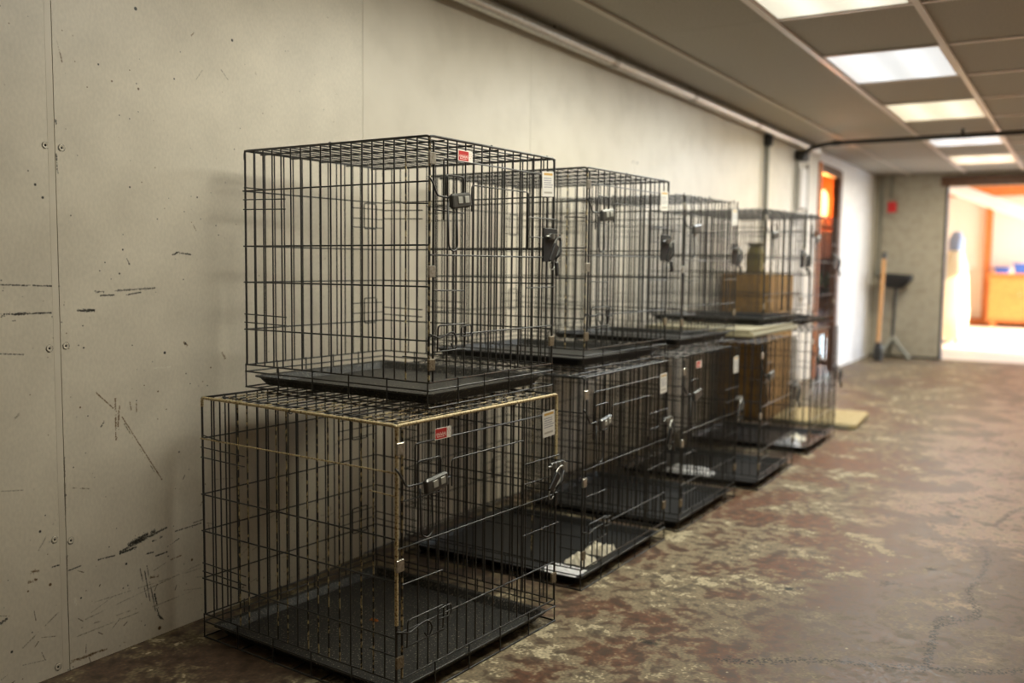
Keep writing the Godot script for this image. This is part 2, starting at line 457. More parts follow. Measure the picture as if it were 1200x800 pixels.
	tri(mat("wood_handle", Color.WHITE, 0.5), noise_tex(43, 0.02, [[0.0, Color(0.7, 0.5, 0.28)], [1.0, Color(0.8, 0.6, 0.36)]]), 2.0)
	tri(mat("cardboard", Color.WHITE, 0.8), noise_tex(44, 0.02, [[0.0, Color(0.58, 0.44, 0.24)], [1.0, Color(0.68, 0.53, 0.31)]]), 1.0)
	tri(mat("mat_yellow", Color.WHITE, 0.8), noise_tex(45, 0.03, [[0.0, Color(0.62, 0.55, 0.39)], [1.0, Color(0.70, 0.64, 0.48)]]), 1.0)
	mat("board_pale", Color(0.58, 0.55, 0.45), 0.8)
	mat("paper_white", Color(0.92, 0.92, 0.93), 0.8)
	mat("paper_cream", Color(0.88, 0.85, 0.77), 0.8)
	mat("cream_cloth", Color(0.9, 0.84, 0.7), 0.9)
	mat("far_wall", Color(0.88, 0.83, 0.76), 0.8)
	mat("far_floor", Color(0.82, 0.78, 0.72), 0.6)
	mat("duct_white", Color(0.88, 0.88, 0.87), 0.5)
	mat("plastic_blue", Color(0.2, 0.36, 0.66), 0.45)
	mat("plastic_red", Color(0.75, 0.06, 0.07), 0.4)
	mat("plastic_white", Color(0.85, 0.83, 0.8), 0.5)
	mat("leaf_green", Color(0.22, 0.44, 0.17), 0.6)
	mat("box_pale", Color(0.86, 0.78, 0.76), 0.7)
	mat("jar_purple", Color(0.5, 0.44, 0.52), 0.4)
	mat("side_wall", Color(0.5, 0.3, 0.16), 0.8)

func glow(called: String, c: Color, e: float) -> StandardMaterial3D:
	var m := mat(called, c, 0.5)
	m.emission_enabled = true
	m.emission = c
	m.emission_energy_multiplier = e
	return m

# ---------------------------------------------------------------- crates
var cur: Node3D = null
var joined: SurfaceTool = null

func panel_begin(crate: Node3D, called: String, fine: bool) -> void:
	if fine:
		cur = Node3D.new()
		cur.name = called
		crate.add_child(cur, true)
		joined = null
	else:
		joined = SurfaceTool.new()
		joined.begin(Mesh.PRIMITIVE_TRIANGLES)
		cur = null

func panel_end(crate: Node3D, called: String, m: Material) -> void:
	if joined:
		var o := part(called, joined.commit(), m, crate)
		o.set_meta("kind", "stuff")
		joined = null

func wire(a: Vector3, b: Vector3, m: Material, r := 0.0026, called := "wire") -> void:
	if joined:
		joined.append_from(cyl(a.distance_to(b), r, 6), 0, along(a, b))
	else:
		rod(called, a, b, r, m, cur, 8)

func bent(pts: Array, m: Material, r := 0.0022, called := "bent_wire", closed := false) -> void:
	if joined:
		joined.append_from(tube_mesh(pts, r, 6, closed), 0, Transform3D.IDENTITY)
	else:
		part(called, tube_mesh(pts, r, 8, closed), m, cur)

# C: the corner that juts into the aisle nearest the photographer; W along the wall, D towards the wall
func crate(label: String, c: Vector3, W: float, D: float, H: float, yaw_deg: float, fine: bool, worn: bool, tray_mat: Material) -> Node3D:
	var turn := -deg_to_rad(yaw_deg)
	var base := c + Basis(Vector3.UP, turn) * Vector3(-D / 2, 0, -W / 2)
	var t := thing("dog_crate", label, "dog crate", base, turn, "wire dog crates stacked along the wall")
	var hx := D / 2
	var hz := W / 2
	var k_: StandardMaterial3D = M.wire_black
	var top_m: Material = M.wire_cream if worn else k_
	var hs := [0.25, 0.45, 0.602, 0.833]
	var y0 := 0.098 * H
	var nd := roundi(D / 0.0455)
	var nw := roundi(W / 0.0455)
	# side panels across the aisle direction (near and far)
	for s in [1, -1]:
		panel_begin(t, "side_panel", fine)
		var z: float = s * hz
		for i in nd + 1:
			var x := lerpf(-hx, hx, float(i) / nd) + (rng.randf_range(-0.0018, 0.0018) if i > 0 and i < nd else 0.0)
			var m: Material = k_
			if worn and s == 1 and i > 3 and rng.randf() < 0.62:
				m = M.wire_flecked
			if not worn and s == 1 and i > nd - 6 and rng.randf() < 0.4:
				m = M.wire_flecked
			if worn and i == nd and s == 1:
				m = M.wire_cream
			if worn and i == nd and s == 1:
				wire(Vector3(x, y0, z), Vector3(x, 0.3 * H, z), k_, 0.0042, "corner_post")
				wire(Vector3(x, 0.3 * H, z), Vector3(x, H, z), m, 0.0054, "corner_post")
				continue
			wire(Vector3(x, y0, z), Vector3(x + rng.randf_range(-0.002, 0.002), H, z), m, (0.0052 if worn and s == 1 and i == nd else 0.0038) if i == 0 or i == nd else 0.0026)
		for f in hs:
			var m: Material = top_m if worn and s == 1 and f > 0.8 else k_
			wire(Vector3(-hx - 0.006, f * H, z + s * 0.004), Vector3(hx, (f + 0.004) * H, z + s * 0.004), m)
		wire(Vector3(-hx, 0.848 * H, z + s * 0.004), Vector3(-hx * 0.76, 0.836 * H, z + s * 0.004), k_, 0.002)
		for f in [0.797, 0.756, 0.315, 0.28]:
			wire(Vector3(-hx - 0.005, f * H, z + s * 0.004), Vector3(-hx * 0.5, (f - 0.004) * H, z + s * 0.004), k_, 0.002)
		if s == 1:
			wire(Vector3(hx - 0.10, 0.76 * H, z + 0.004), Vector3(hx, 0.756 * H, z + 0.004), top_m, 0.002)
			wire(Vector3(hx - 0.10, 0.19 * H, z + 0.004), Vector3(hx, 0.19 * H, z + 0.004), k_, 0.002)
		bent(rounded([Vector3(-hx, H - 0.03, z), Vector3(-hx, H, z), Vector3(hx, H, z), Vector3(hx, H - 0.03, z)], 0.012), top_m if s == 1 else k_, 0.0052 if worn and s == 1 else 0.0040, "top_rail")
		panel_end(t, "side_panel", k_)
	# back panel at the wall
	panel_begin(t, "back_panel", fine)
	for i in range(1, nw):
		var z := lerpf(-hz, hz, float(i) / nw)
		wire(Vector3(-hx, y0, z), Vector3(-hx, H, z), k_)
	for f in hs:
		wire(Vector3(-hx - 0.004, f * H, -hz), Vector3(-hx - 0.004, f * H, hz), k_)
	for f in [0.80, 0.34]:
		for dy in [0.0, 0.04, 0.075]:
			wire(Vector3(-hx - 0.004, f * H - dy, -hz), Vector3(-hx - 0.004, f * H - dy, -hz * 0.5), k_, 0.002)
		bent(rounded([Vector3(-hx + 0.008, f * H + 0.02, -hz * 0.86), Vector3(-hx + 0.008, f * H + 0.02, -hz * 0.66), Vector3(-hx + 0.008, f * H - 0.08, -hz * 0.66), Vector3(-hx + 0.008, f * H - 0.08, -hz * 0.86)], 0.01, true), k_, 0.0025, "bent_wire", true)
	bent([Vector3(-hx, H, -hz), Vector3(-hx, H, 0), Vector3(-hx, H, hz)], k_, 0.0036, "top_rail")
	panel_end(t, "back_panel", k_)
	# door side facing the aisle; v runs 0 (near) .. 1 (far)
	var dv := func(v: float, f: float, out := 0.0) -> Vector3: return Vector3(hx + out, f * H, hz - v * W)
	panel_begin(t, "front_panel", fine)
	bent(rounded([dv.call(0.0, 0.97), dv.call(0.0, 1.0), dv.call(1.0, 1.0), dv.call(1.0, 0.96)], 0.015), top_m, 0.0056 if worn else 0.0042, "top_rail")
	wire(dv.call(1.0, 0.098), dv.call(1.0, 0.97), k_, 0.0042, "corner_post")
	if worn:
		wire(dv.call(1.0, 0.72), dv.call(1.0, 0.975), M.wire_cream, 0.0056, "corner_post")
	wire(dv.call(0.028, 0.10), dv.call(0.028, 0.985), M.wire_flecked if worn else k_, 0.0036, "corner_post")
	for f in [0.737, 0.654, 0.44]:
		wire(dv.call(0.745, f, 0.005), dv.call(1.015, f, 0.005), k_, 0.0022)
	for f in [0.735, 0.44]:
		wire(dv.call(0.02, f, 0.005), dv.call(0.24, f - 0.004, 0.005), k_, 0.0022)
	panel_end(t, "front_panel", k_)
	panel_begin(t, "door", fine)
	for i in range(2, nw):
		var v := float(i) / nw
		wire(dv.call(v, 0.105), dv.call(v + rng.randf_range(-0.003, 0.003), 0.998), k_)
	bent(rounded([dv.call(0.09, 0.70, 0.004), dv.call(0.09, 0.925, 0.004), dv.call(0.955, 0.925, 0.004)], 0.01), k_, 0.0027, "door_frame")
	for f in [0.57, 0.27]:
		wire(dv.call(0.0, f, 0.004), dv.call(0.985, f, 0.004), k_, 0.0026)
	bent(rounded([dv.call(0.285, 0.74, 0.008), dv.call(0.285, 0.84, 0.008), dv.call(0.745, 0.84, 0.008), dv.call(0.745, 0.6, 0.008)], 0.012), k_, 0.0024, "door_frame")
	wire(dv.call(0.745, 0.12, 0.003), dv.call(0.745, 0.62, 0.003), k_, 0.0026)
	panel_end(t, "door", k_)
	# slide latches
	panel_begin(t, "latch", fine)
	bent(rounded([dv.call(0.09, 0.79, 0.012), dv.call(0.085, 0.865, 0.016), dv.call(0.21, 0.865, 0.016), dv.call(0.215, 0.80, 0.012)], 0.014), k_, 0.003, "handle")
	bent(rounded([dv.call(-0.012, 0.855, 0.004), dv.call(0.0, 0.835, 0.012), dv.call(0.03, 0.786, 0.014), dv.call(0.12, 0.782, 0.012), dv.call(0.27, 0.778, 0.012)], 0.012), k_, 0.003, "bolt")
	bent(rounded([dv.call(0.105, 0.765, 0.012), dv.call(0.105, 0.60, 0.016), dv.call(0.135, 0.582, 0.02), dv.call(0.168, 0.60, 0.016), dv.call(0.168, 0.765, 0.012)], 0.014), k_, 0.003, "handle")
	panel_end(t, "latch", k_)
	var cover := part("latch_cover", bevel(Vector3(0.018, 0.046, 0.098), 0.006), M.latch_metal, t, dv.call(0.175, 0.775, 0.022), Basis(Vector3(1, 0, 0), 0.12))
	if fine:
		for q in [-0.022, 0.012]:
			part("raised_mark", bevel(Vector3(0.004, 0.022, 0.022), 0.0015), M.latch_face, cover, Vector3(0.0095, 0.002, q))
	panel_begin(t, "latch", fine)
	bent(rounded([dv.call(0.04, 0.21, 0.01), dv.call(0.04, 0.31, 0.014), dv.call(0.235, 0.31, 0.014), dv.call(0.235, 0.22, 0.01)], 0.012), k_, 0.0027, "handle")
	wire(dv.call(0.02, 0.212, 0.008), dv.call(0.245, 0.212, 0.008), k_, 0.0025, "bolt")
	bent(rounded([dv.call(-0.01, 0.28, 0.008), dv.call(0.05, 0.262, 0.014), dv.call(0.1, 0.275, 0.014), dv.call(0.14, 0.285, 0.018), dv.call(0.165, 0.25, 0.02), dv.call(0.14, 0.215, 0.02), dv.call(0.125, 0.24, 0.016)], 0.014), k_, 0.0027, "bolt")
	bent(rounded([dv.call(0.2, 0.3, 0.016), dv.call(0.27, 0.305, 0.018), dv.call(0.27, 0.262, 0.018), dv.call(0.2, 0.262, 0.014)], 0.012, true), k_, 0.0025, "handle", true)
	panel_end(t, "latch", k_)
	# folded sheet-metal clips at the posts
	for q in [[0.0, 0.92], [0.0, 0.51], [0.0, 0.165], [1.0, 0.20]]:
		part("corner_clip", bevel(Vector3(0.009, 0.036, 0.030), 0.002), M.galvanised if q[1] > 0.4 else M.clip_aged, t, dv.call(absf(q[0] - 0.012), q[1], 0.003))
	# top panel: fine wires along the wall direction, few across
	panel_begin(t, "top_panel", fine)
	for i in range(1, nd):
		var x := lerpf(-hx, hx, float(i) / nd)
		wire(Vector3(x, H - 0.003, -hz), Vector3(x, H - 0.003, hz), M.wire_flecked if worn and rng.randf() < 0.75 else k_)
	for i in 5:
		var z := lerpf(-hz, hz, (i + 0.5) / 5.0)
		wire(Vector3(-hx, H - 0.007, z), Vector3(hx, H - 0.007, z), k_, 0.0028)
	panel_end(t, "top_panel", k_)
	# small closing rings on the top rail
	for q in [Vector3(0.0, H - 0.002, hz), Vector3(hx, H - 0.002, hz - 0.45 * W), Vector3(hx, H - 0.002, hz - 0.93 * W)]:
		var ring := []
		for a in 12:
			ring.append(q + Vector3(sin(TAU * a / 12) * 0.001, cos(TAU * a / 12) * 0.008, sin(TAU * a / 12) * 0.008))
		part("ring", tube_mesh(ring, 0.0016, 6, true), k_, t)
	# base: two rails round, feet, bottom loop
	panel_begin(t, "base_frame", fine)
	for yy in [y0, y0 - 0.024, 0.003]:
		var o := 0.004 if yy < y0 else 0.0
		for s in [1, -1]:
			wire(Vector3(-hx - o, yy, s * (hz + o)), Vector3(hx + o, yy, s * (hz + o)), k_, 0.0028)
			wire(Vector3(s * (hx + o), yy, -hz - o), Vector3(s * (hx + o), yy, hz + o), M.wire_rust if (s == 1 and yy == y0 and not worn) else k_, 0.0028)
	for s in [1, -1]:
		for i in 6:
			var u := i / 5.0
			wire(Vector3(lerpf(-hx, hx, u), 0.002, s * (hz + 0.005)), Vector3(lerpf(-hx, hx, u), y0 + 0.004, s * (hz + 0.005)), k_, 0.0026)
			if i > 0 and i < 5:
				wire(Vector3(s * (hx + 0.005), 0.002, lerpf(-hz, hz, u)), Vector3(s * (hx + 0.005), y0 + 0.004, lerpf(-hz, hz, u)), k_, 0.0026)
	for i in 7:
		var x := lerpf(-hx, hx, (i + 0.5) / 7.0)
		wire(Vector3(x, 0.004, -hz), Vector3(x, 0.004, hz), k_)
	panel_end(t, "base_frame", k_)
	# plastic pan
	var ax := hx - 0.012
	var az := hz - 0.012
	part("tray", loft([[ax - 0.03, az - 0.03, 0.02, 0.009], [ax - 0.012, az - 0.012, 0.022, 0.033], [ax, az, 0.024, 0.038], [ax, az, 0.024, 0.042], [ax - 0.014, az - 0.014, 0.022, 0.038], [ax - 0.034, az - 0.034, 0.02, 0.014]], 4), tray_mat, t)
	return t

func tag_on(t: Node3D, D: float, W: float, H: float, v: float, f: float, size: Vector2, called: String, m: Material, tilt := 0.0) -> void:
	var h := size / 2.0
	var o := 0.0
	var mesh := quad_uv([Vector3(o, -h.y, h.x), Vector3(o, h.y, h.x), Vector3(o, h.y, -h.x), Vector3(o, -h.y, -h.x)], [Vector2(0, 1), Vector2(0, 0), Vector2(1, 0), Vector2(1, 1)])
	var back := part(called, bevel(Vector3(0.0016, size.y, size.x), 0.0004), M.plastic_white, t, Vector3(D / 2 + 0.010, f * H, W / 2 - v * W), Basis(Vector3(1, 0, 0), tilt))
	part("print", mesh, m, back, Vector3(0.0011, 0, 0))

# bracket with barrels on the far post, and a snap hook with key tag hung through it
func lock_on(t: Node3D, D: float, W: float, H: float, f: float, plate: bool, hook_label: String, swing: float) -> void:
	var at := Vector3(D / 2 + 0.012, f * H, -W / 2 + 0.012)
	if plate:
		part("lock_plate", bevel(Vector3(0.004, 0.12, 0.095), 0.0015), M.rubber_black, t, at + Vector3(-0.006, -0.03, 0.018))
	var br := part("lock_bracket", bevel(Vector3(0.014, 0.022, 0.085), 0.004), M.latch_metal, t, at)
	for k in 3:
		rod("barrel", Vector3(0.009, -0.008, -0.026 + k * 0.026), Vector3(0.009, 0.010, -0.026 + k * 0.026), 0.0075, M.steel, br)
	rod("bolt", Vector3(0.004, 0, -0.05), Vector3(0.004, 0, 0.06), 0.0035, M.steel, br)
	var g := thing("snap_hook", hook_label, "snap hook", t.transform * (at + Vector3(0.024, -0.002, 0)), t.rotation.y, "snap hooks hung on the crate door locks")
	var b := Basis(Vector3(1, 0, 0), swing)
	var loop := []
	for a in 16:
		var an := TAU * a / 16
		loop.append(b * Vector3(0, -0.05 + cos(an) * 0.048, sin(an) * 0.020))
	part("loop", tube_mesh(loop, 0.0042, 8, true), M.steel if not plate else M.latch_metal, g)
	part("gate", tube_mesh([b * Vector3(0.004, -0.01, -0.008), b * Vector3(0.006, -0.045, -0.026), b * Vector3(0.004, -0.085, -0.012)], 0.0042), M.rubber_black, g)
	part("strap", bevel(Vector3(0.01, 0.075, 0.026), 0.003), M.rubber_black, g, b * Vector3(0.004, -0.075, 0.012), b)
	var ring := []
	for a in 12:
		ring.append(b * Vector3(0.006, -0.115 + cos(TAU * a / 12) * 0.018, sin(TAU * a / 12) * 0.016))
	part("key_ring", tube_mesh(ring, 0.0022, 6, true), M.steel, g)
	part("key_tag", bevel(Vector3(0.009, 0.05, 0.017), 0.003), M.rubber_black, g, b * Vector3(0.01, -0.115, -0.028), b * Basis(Vector3(1, 0, 0), 0.7))

func build_crates() -> void:
	var far := "dog crate of black wire, blurred, "
	# [label, corner, W, D, H, yaw, fine, worn, hook label, plate, lock height, label v, sticker]
	var list := [
		["large black wire dog crate on the floor, cream rusty top edges, nearest of all", Vector3(1.007, 0, -2.047), 0.826, 0.865, 0.816, 3.99, true, true, "snap hook with key ring on the rusty-edged lowest crate nearest the camera", false, 0.70, true, true],
		["black wire dog crate standing on top of the rusty cream-edged crate", Vector3(0.933, 0.8245, -2.296), 0.715, 0.817, 0.822, 2.45, true, false, "snap hook with dangling black key tag on the nearest upper crate", true, 0.66, true, true],
		["black wire dog crate on the floor with torn white paper in its tray", Vector3(1.002, 0, -3.205), 0.819, 0.865, 0.835, 0.55, true, false, "snap hook on the floor crate holding torn white paper", false, 0.68, true, false],
		["black wire dog crate on top of the crate with torn white paper", Vector3(0.903, 0.8440, -3.392), 0.742, 0.817, 0.81, 3.59, true, false, "snap hook on the second upper crate of the row", true, 0.66, true, false],
		["black wire dog crate on the floor, third in the row, pink sticker and pale tag", Vector3(1.021, 0, -4.188), 0.817, 0.865, 0.835, 0.25, false, false, "snap hook on the third floor crate of the row", false, 0.66, true, true],
		["black wire dog crate on top, third in the row of upper crates", Vector3(0.851, 0.8440, -4.582), 0.725, 0.817, 0.79, 3.54, false, false, "snap hook on the third upper crate of the row", true, 0.66, true, false],
		["black wire dog crate on the floor under the pale board, fourth in the row", Vector3(1.091, 0, -5.211), 0.807, 0.865, 0.835, -1.34, false, false, "large dark snap hook on the floor crate under the pale board", true, 0.62, false, false],
		["black wire dog crate resting on the pale board, fourth of the upper crates", Vector3(0.891, 0.8925, -5.885), 0.722, 0.817, 0.74, 4.43, false, false, "snap hook on the upper crate that rests on the pale board", true, 0.62, false, false],
		["black wire dog crate on the floor at the far end of the row", Vector3(1.074, 0, -6.422), 0.813, 0.865, 0.835, -0.91, false, false, "snap hook on the farthest floor crate beside the yellow mat", true, 0.62, false, false],
		["black wire dog crate on top at the far end of the row, before the doorway", Vector3(0.933, 0.8440, -6.848), 0.714, 0.817, 0.80, 1.42, false, false, "snap hook on the farthest upper crate before the doorway", true, 0.62, false, false],
	]
	var swing := [0.75, 0.55, 0.3, 0.5, 0.7, 0.4, 0.5, 0.2, 0.4, 0.3]
	for i in list.size():
		var a: Array = list[i]
		var t := crate(a[0], a[1], a[2], a[3], a[4], a[5], a[6], a[7], M.tray_black if i < 2 else M.tray_plain)
		lock_on(t, a[3], a[2], a[4], a[10], a[9], a[8], -swing[i])
		if a[11]:
			tag_on(t, a[3], a[2], a[4], 0.92, 0.885, Vector2(0.075, 0.088), "paper_tag", M.label_print, 0.05)
		if a[12]:
			tag_on(t, a[3], a[2], a[4], 0.23, 0.945, Vector2(0.075, 0.034), "sticker", M.sticker_print)

# ---------------------------------------------------------------- the room
func build_shell() -> void:
	# floor
	var fl := structure("floor")
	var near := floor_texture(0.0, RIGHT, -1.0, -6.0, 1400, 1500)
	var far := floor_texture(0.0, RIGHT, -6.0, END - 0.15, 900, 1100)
	var k := 0
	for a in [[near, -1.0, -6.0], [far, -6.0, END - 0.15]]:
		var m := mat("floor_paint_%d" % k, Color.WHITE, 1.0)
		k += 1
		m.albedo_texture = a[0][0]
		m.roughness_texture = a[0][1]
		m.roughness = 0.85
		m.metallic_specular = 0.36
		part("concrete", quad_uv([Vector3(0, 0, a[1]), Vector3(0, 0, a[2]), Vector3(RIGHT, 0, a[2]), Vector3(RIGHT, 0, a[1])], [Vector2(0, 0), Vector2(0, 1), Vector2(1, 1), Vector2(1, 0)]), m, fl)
	slab("slab", Vector3(-3.2, -0.2, -1.0), Vector3(6.2, -0.004, -25), M.slab, fl)
	slab("concrete", Vector3(-0.2, -0.2, BACK + 0.2), Vector3(RIGHT + 0.2, 0.0, -1.0), mat("floor_rear", Color(0.4, 0.34, 0.27), 0.6), fl)

	# left wall: painted panels on a backing
	var wl := structure("wall_left")
	slab("backing", Vector3(-0.05, 0, BACK), Vector3(-0.014, CEIL + 0.1, -10.95), M.joint_dark, wl)
	var edges := [BACK]
	var z := 1.077
	while z > -10.8:
		edges.append(z)
		z -= 1.39
	edges.append(-10.95)
	for i in edges.size() - 1:
		var a: float = edges[i] - 0.0012
		var b: float = edges[i + 1] + 0.0012
		var p := slab("panel", Vector3(-0.014, 0.008, a), Vector3(0.0, CEIL + 0.08, b), M.wall_paint, wl)
		if a < 0.0 and b > -3.2:
			p.position.x -= 0.0005
			var ua: float = (-0.313 - a) / 2.78
			var ub: float = (-0.313 - b) / 2.78
			part("paint_face", quad_uv([Vector3(0, 0, a), Vector3(0, 2.55, a), Vector3(0, 2.55, b), Vector3(0, 0, b)], [Vector2(ua, 1), Vector2(ua, 0), Vector2(ub, 0), Vector2(ub, 1)]), M.wall_scuffed, wl)
	# taped joint beside the near seam
	slab("joint_strip", Vector3(0.0, 0.01, -1.7005), Vector3(0.0004, 2.55, -1.681), M.wall_paint, wl)
	for s in SCREWS:
		var sc := part("screw", lathe([[0.0, 0.0002], [0.0055, 0.0004], [0.0075, 0.0016], [0.0088, 0.0016], [0.0098, 0.0]], 18), M.wall_paint, wl, Vector3(0.0006, s[1], s[0]), Basis(Vector3(0, 0, 1), -PI / 2))
		part("screw_head", lathe([[0.0, 0.0012], [0.0028, 0.0012], [0.0034, 0.0002]], 12), M.joint_dark, sc)
	for s in [-2.5, -4.45, -4.52, -5.84, -5.91]:
		part("screw", lathe([[0.0, 0.0006], [0.0048, 0.0012], [0.0066, 0.0]], 12), M.joint_dark if s < -5 else M.wall_paint, wl, Vector3(0.0002, 1.95, s), Basis(Vector3(0, 0, 1), -PI / 2))
	# beyond the side doorway the wall is white
	slab("white_wall", Vector3(-0.05, 0, -11.95), Vector3(0.0, CEIL + 0.1, END), M.wall_white, wl)
	slab("lintel", Vector3(-0.05, 2.36, -10.95), Vector3(0.0, CEIL + 0.1, -11.95), M.wall_white, wl)

	# doorway casing
	var d1 := structure("door_1")
	slab("jamb", Vector3(-0.055, 0, -10.88), Vector3(0.022, 2.44, -10.97), M.wood_orange, d1)
	slab("jamb", Vector3(-0.055, 0, -11.86), Vector3(0.022, 2.42, -12.0), M.wood_dark, d1)
	slab("head_casing", Vector3(-0.055, 2.33, -10.97), Vector3(0.020, 2.43, -11.86), M.wood_dark, d1)

	# end wall with the wide opening
	var we := structure("wall_end")
	slab("plaster", Vector3(-0.16, 0, END), Vector3(0.93, CEIL + 0.1, END - 0.15), M.wall_end, we)
	slab("lintel", Vector3(0.93, 2.50, END), Vector3(RIGHT, CEIL + 0.1, END - 0.15), M.wall_end, we)
	slab("plaster", Vector3(3.3, 0, END), Vector3(RIGHT + 0.2, CEIL + 0.1, END - 0.15), M.wall_end, we)
	var tr := structure("trim_1")
	slab("header_board", Vector3(0.86, 2.375, END + 0.03), Vector3(3.36, 2.505, END - 0.16), M.wood_dark, tr)
	slab("jamb", Vector3(0.925, 0, END + 0.012), Vector3(0.955, 2.376, END - 0.16), M.pipe_black, tr)
	slab("jamb", Vector3(3.275, 0, END + 0.012), Vector3(3.305, 2.376, END - 0.16), M.wood_dark, tr)
	var bb := structure("baseboard_end")
	slab("board", Vector3(0.0, 0, END + 0.012), Vector3(0.925, 0.03, END), M.junction_dark, bb)

	# right wall (beside and behind the photographer) and rear wall
	var wr := structure("wall_right")
	slab("plaster", Vector3(RIGHT, 0, BACK), Vector3(RIGHT + 0.15, CEIL + 0.1, END), M.wall_panelling, wr)
	var wb := structure("wall_rear")
	slab("plaster", Vector3(-0.16, 0, BACK), Vector3(RIGHT + 0.15, CEIL + 0.1, BACK + 0.15), M.wall_panelling, wb)

	# suspended ceiling
	var ce := structure("ceiling")
	slab("deck", Vector3(-0.16, CEIL + 0.14, BACK + 0.15), Vector3(RIGHT + 0.15, CEIL + 0.3, END - 0.15), M.slab, ce)
	var xs := [0.0, 0.44, 1.145, 1.85, 2.555, 3.26, RIGHT]
	var zs := []
	z = 1.96
	while z > END + 0.2:
		zs.append(z)
		z -= 1.0
	zs.append(END)
	zs.push_front(BACK)
	for i in xs.size() - 1:
		for j in zs.size() - 1:
			var a := Vector3(xs[i] + 0.002, CEIL + 0.003, zs[j] - 0.002)
			var b := Vector3(xs[i + 1] - 0.002, CEIL + 0.018, zs[j + 1] + 0.002)
			if i == 2 and is_light_cell(zs[j]):
				continue
			var o := slab("tile", a, b, M.ceiling_tile, ce)
			o.rotation = Vector3(rng.randf_range(-0.0007, 0.0007), 0, rng.randf_range(-0.0007, 0.0007))
	for i in range(1, xs.size() - 1):
		slab("runner", Vector3(xs[i] - 0.018, CEIL - 0.012, BACK), Vector3(xs[i] + 0.018, CEIL + 0.001, END), M.tee_dull if i == 1 else M.tee_white, ce)
	for j in range(1, zs.size() - 1):
		for i in xs.size() - 1:
			if i < 2:
				continue
			slab("cross_tee", Vector3(xs[i] + 0.018, CEIL - 0.008, zs[j] - 0.014), Vector3(xs[i + 1] - 0.018, CEIL + 0.001, zs[j] + 0.014), M.tee_white, ce)

func is_light_cell(zn: float) -> bool:
	for f in light_starts():
		if absf(zn - f) < 0.05:
			return true
	return false

func light_starts() -> Array:
	return [-2.04, -4.04, -6.04, -8.04, -10.04, -12.04]

func build_lights() -> void:
	var tints := [Color(1, 0.985, 0.92), Color(1.0, 0.99, 0.91), Color(0.95, 0.98, 1.0), Color(1.0, 0.97, 0.86), Color(0.96, 0.98, 1.0), Color(1.0, 0.96, 0.86)]
	var where := ["nearest of the row, over the nearest crates", "nearest in view, cut by the top edge, greenish cream", "second in view, cool bluish white", "third in view, warm cream, just before the black pipe", "fourth in view, cool white, just past the black pipe", "farthest and smallest, warm cream, by the doorway"]
	var i := 0
	for zn in light_starts():
		var t := thing("ceiling_light", "recessed fluorescent ceiling light panel, " + where[i], "ceiling light", Vector3(1.4975, CEIL, zn - 0.5), 0.0, "row of ceiling light panels")
		var c: Color = tints[i]
		part("housing", loft([[0.338, 0.486, 0.004, 0.11], [0.338, 0.486, 0.004, 0.006], [0.34, 0.488, 0.004, 0.004]], 1), M.tee_white, t)
		for s in [-1, 1]:
			part("frame", box(Vector3.ZERO, Vector3(0.024, 0.006, 0.976)), M.tee_white, t, Vector3(s * 0.327, 0.0, 0))
			part("frame", box(Vector3.ZERO, Vector3(0.63, 0.006, 0.02)), M.tee_white, t, Vector3(0, 0.0, s * 0.478))
		var gm := glow("glow_panel_%d" % i, c, LAMP_GLOW)
		# two tubes show through the prismatic sheet as brighter bands
		var band := Image.create(48, 4, false, Image.FORMAT_RGB8)
		for bx in 48:
			var u := (bx + 0.5) / 48.0
			var g := 0.84 + 0.16 * maxf(exp(-pow((u - 0.27) / 0.13, 2.0)), exp(-pow((u - 0.73) / 0.13, 2.0)))
			band.fill_rect(Rect2i(bx, 0, 1, 4), Color(c.r * g, c.g * g, c.b * g))
		gm.emission_texture = ImageTexture.create_from_image(band)
		gm.emission = Color.BLACK
		part("diffuser", quad_uv([Vector3(-0.315, -0.004, -0.468), Vector3(-0.315, -0.004, 0.468), Vector3(0.315, -0.004, 0.468), Vector3(0.315, -0.004, -0.468)], [Vector2(0, 0), Vector2(0, 1), Vector2(1, 1), Vector2(1, 0)]), gm, t)
		var l := AreaLight3D.new()
		l.name = "lamp_light"
		l.area_size = Vector2(0.62, 0.93)
		l.light_color = c
		l.light_energy = LAMP_ENERGY * (0.62 if i == 0 else 1.0)
		l.area_range = 20.0
		l.shadow_enabled = true
		l.position = Vector3(0, -0.012, 0)
		l.rotation.x = -PI / 2
		t.add_child(l)
		i += 1

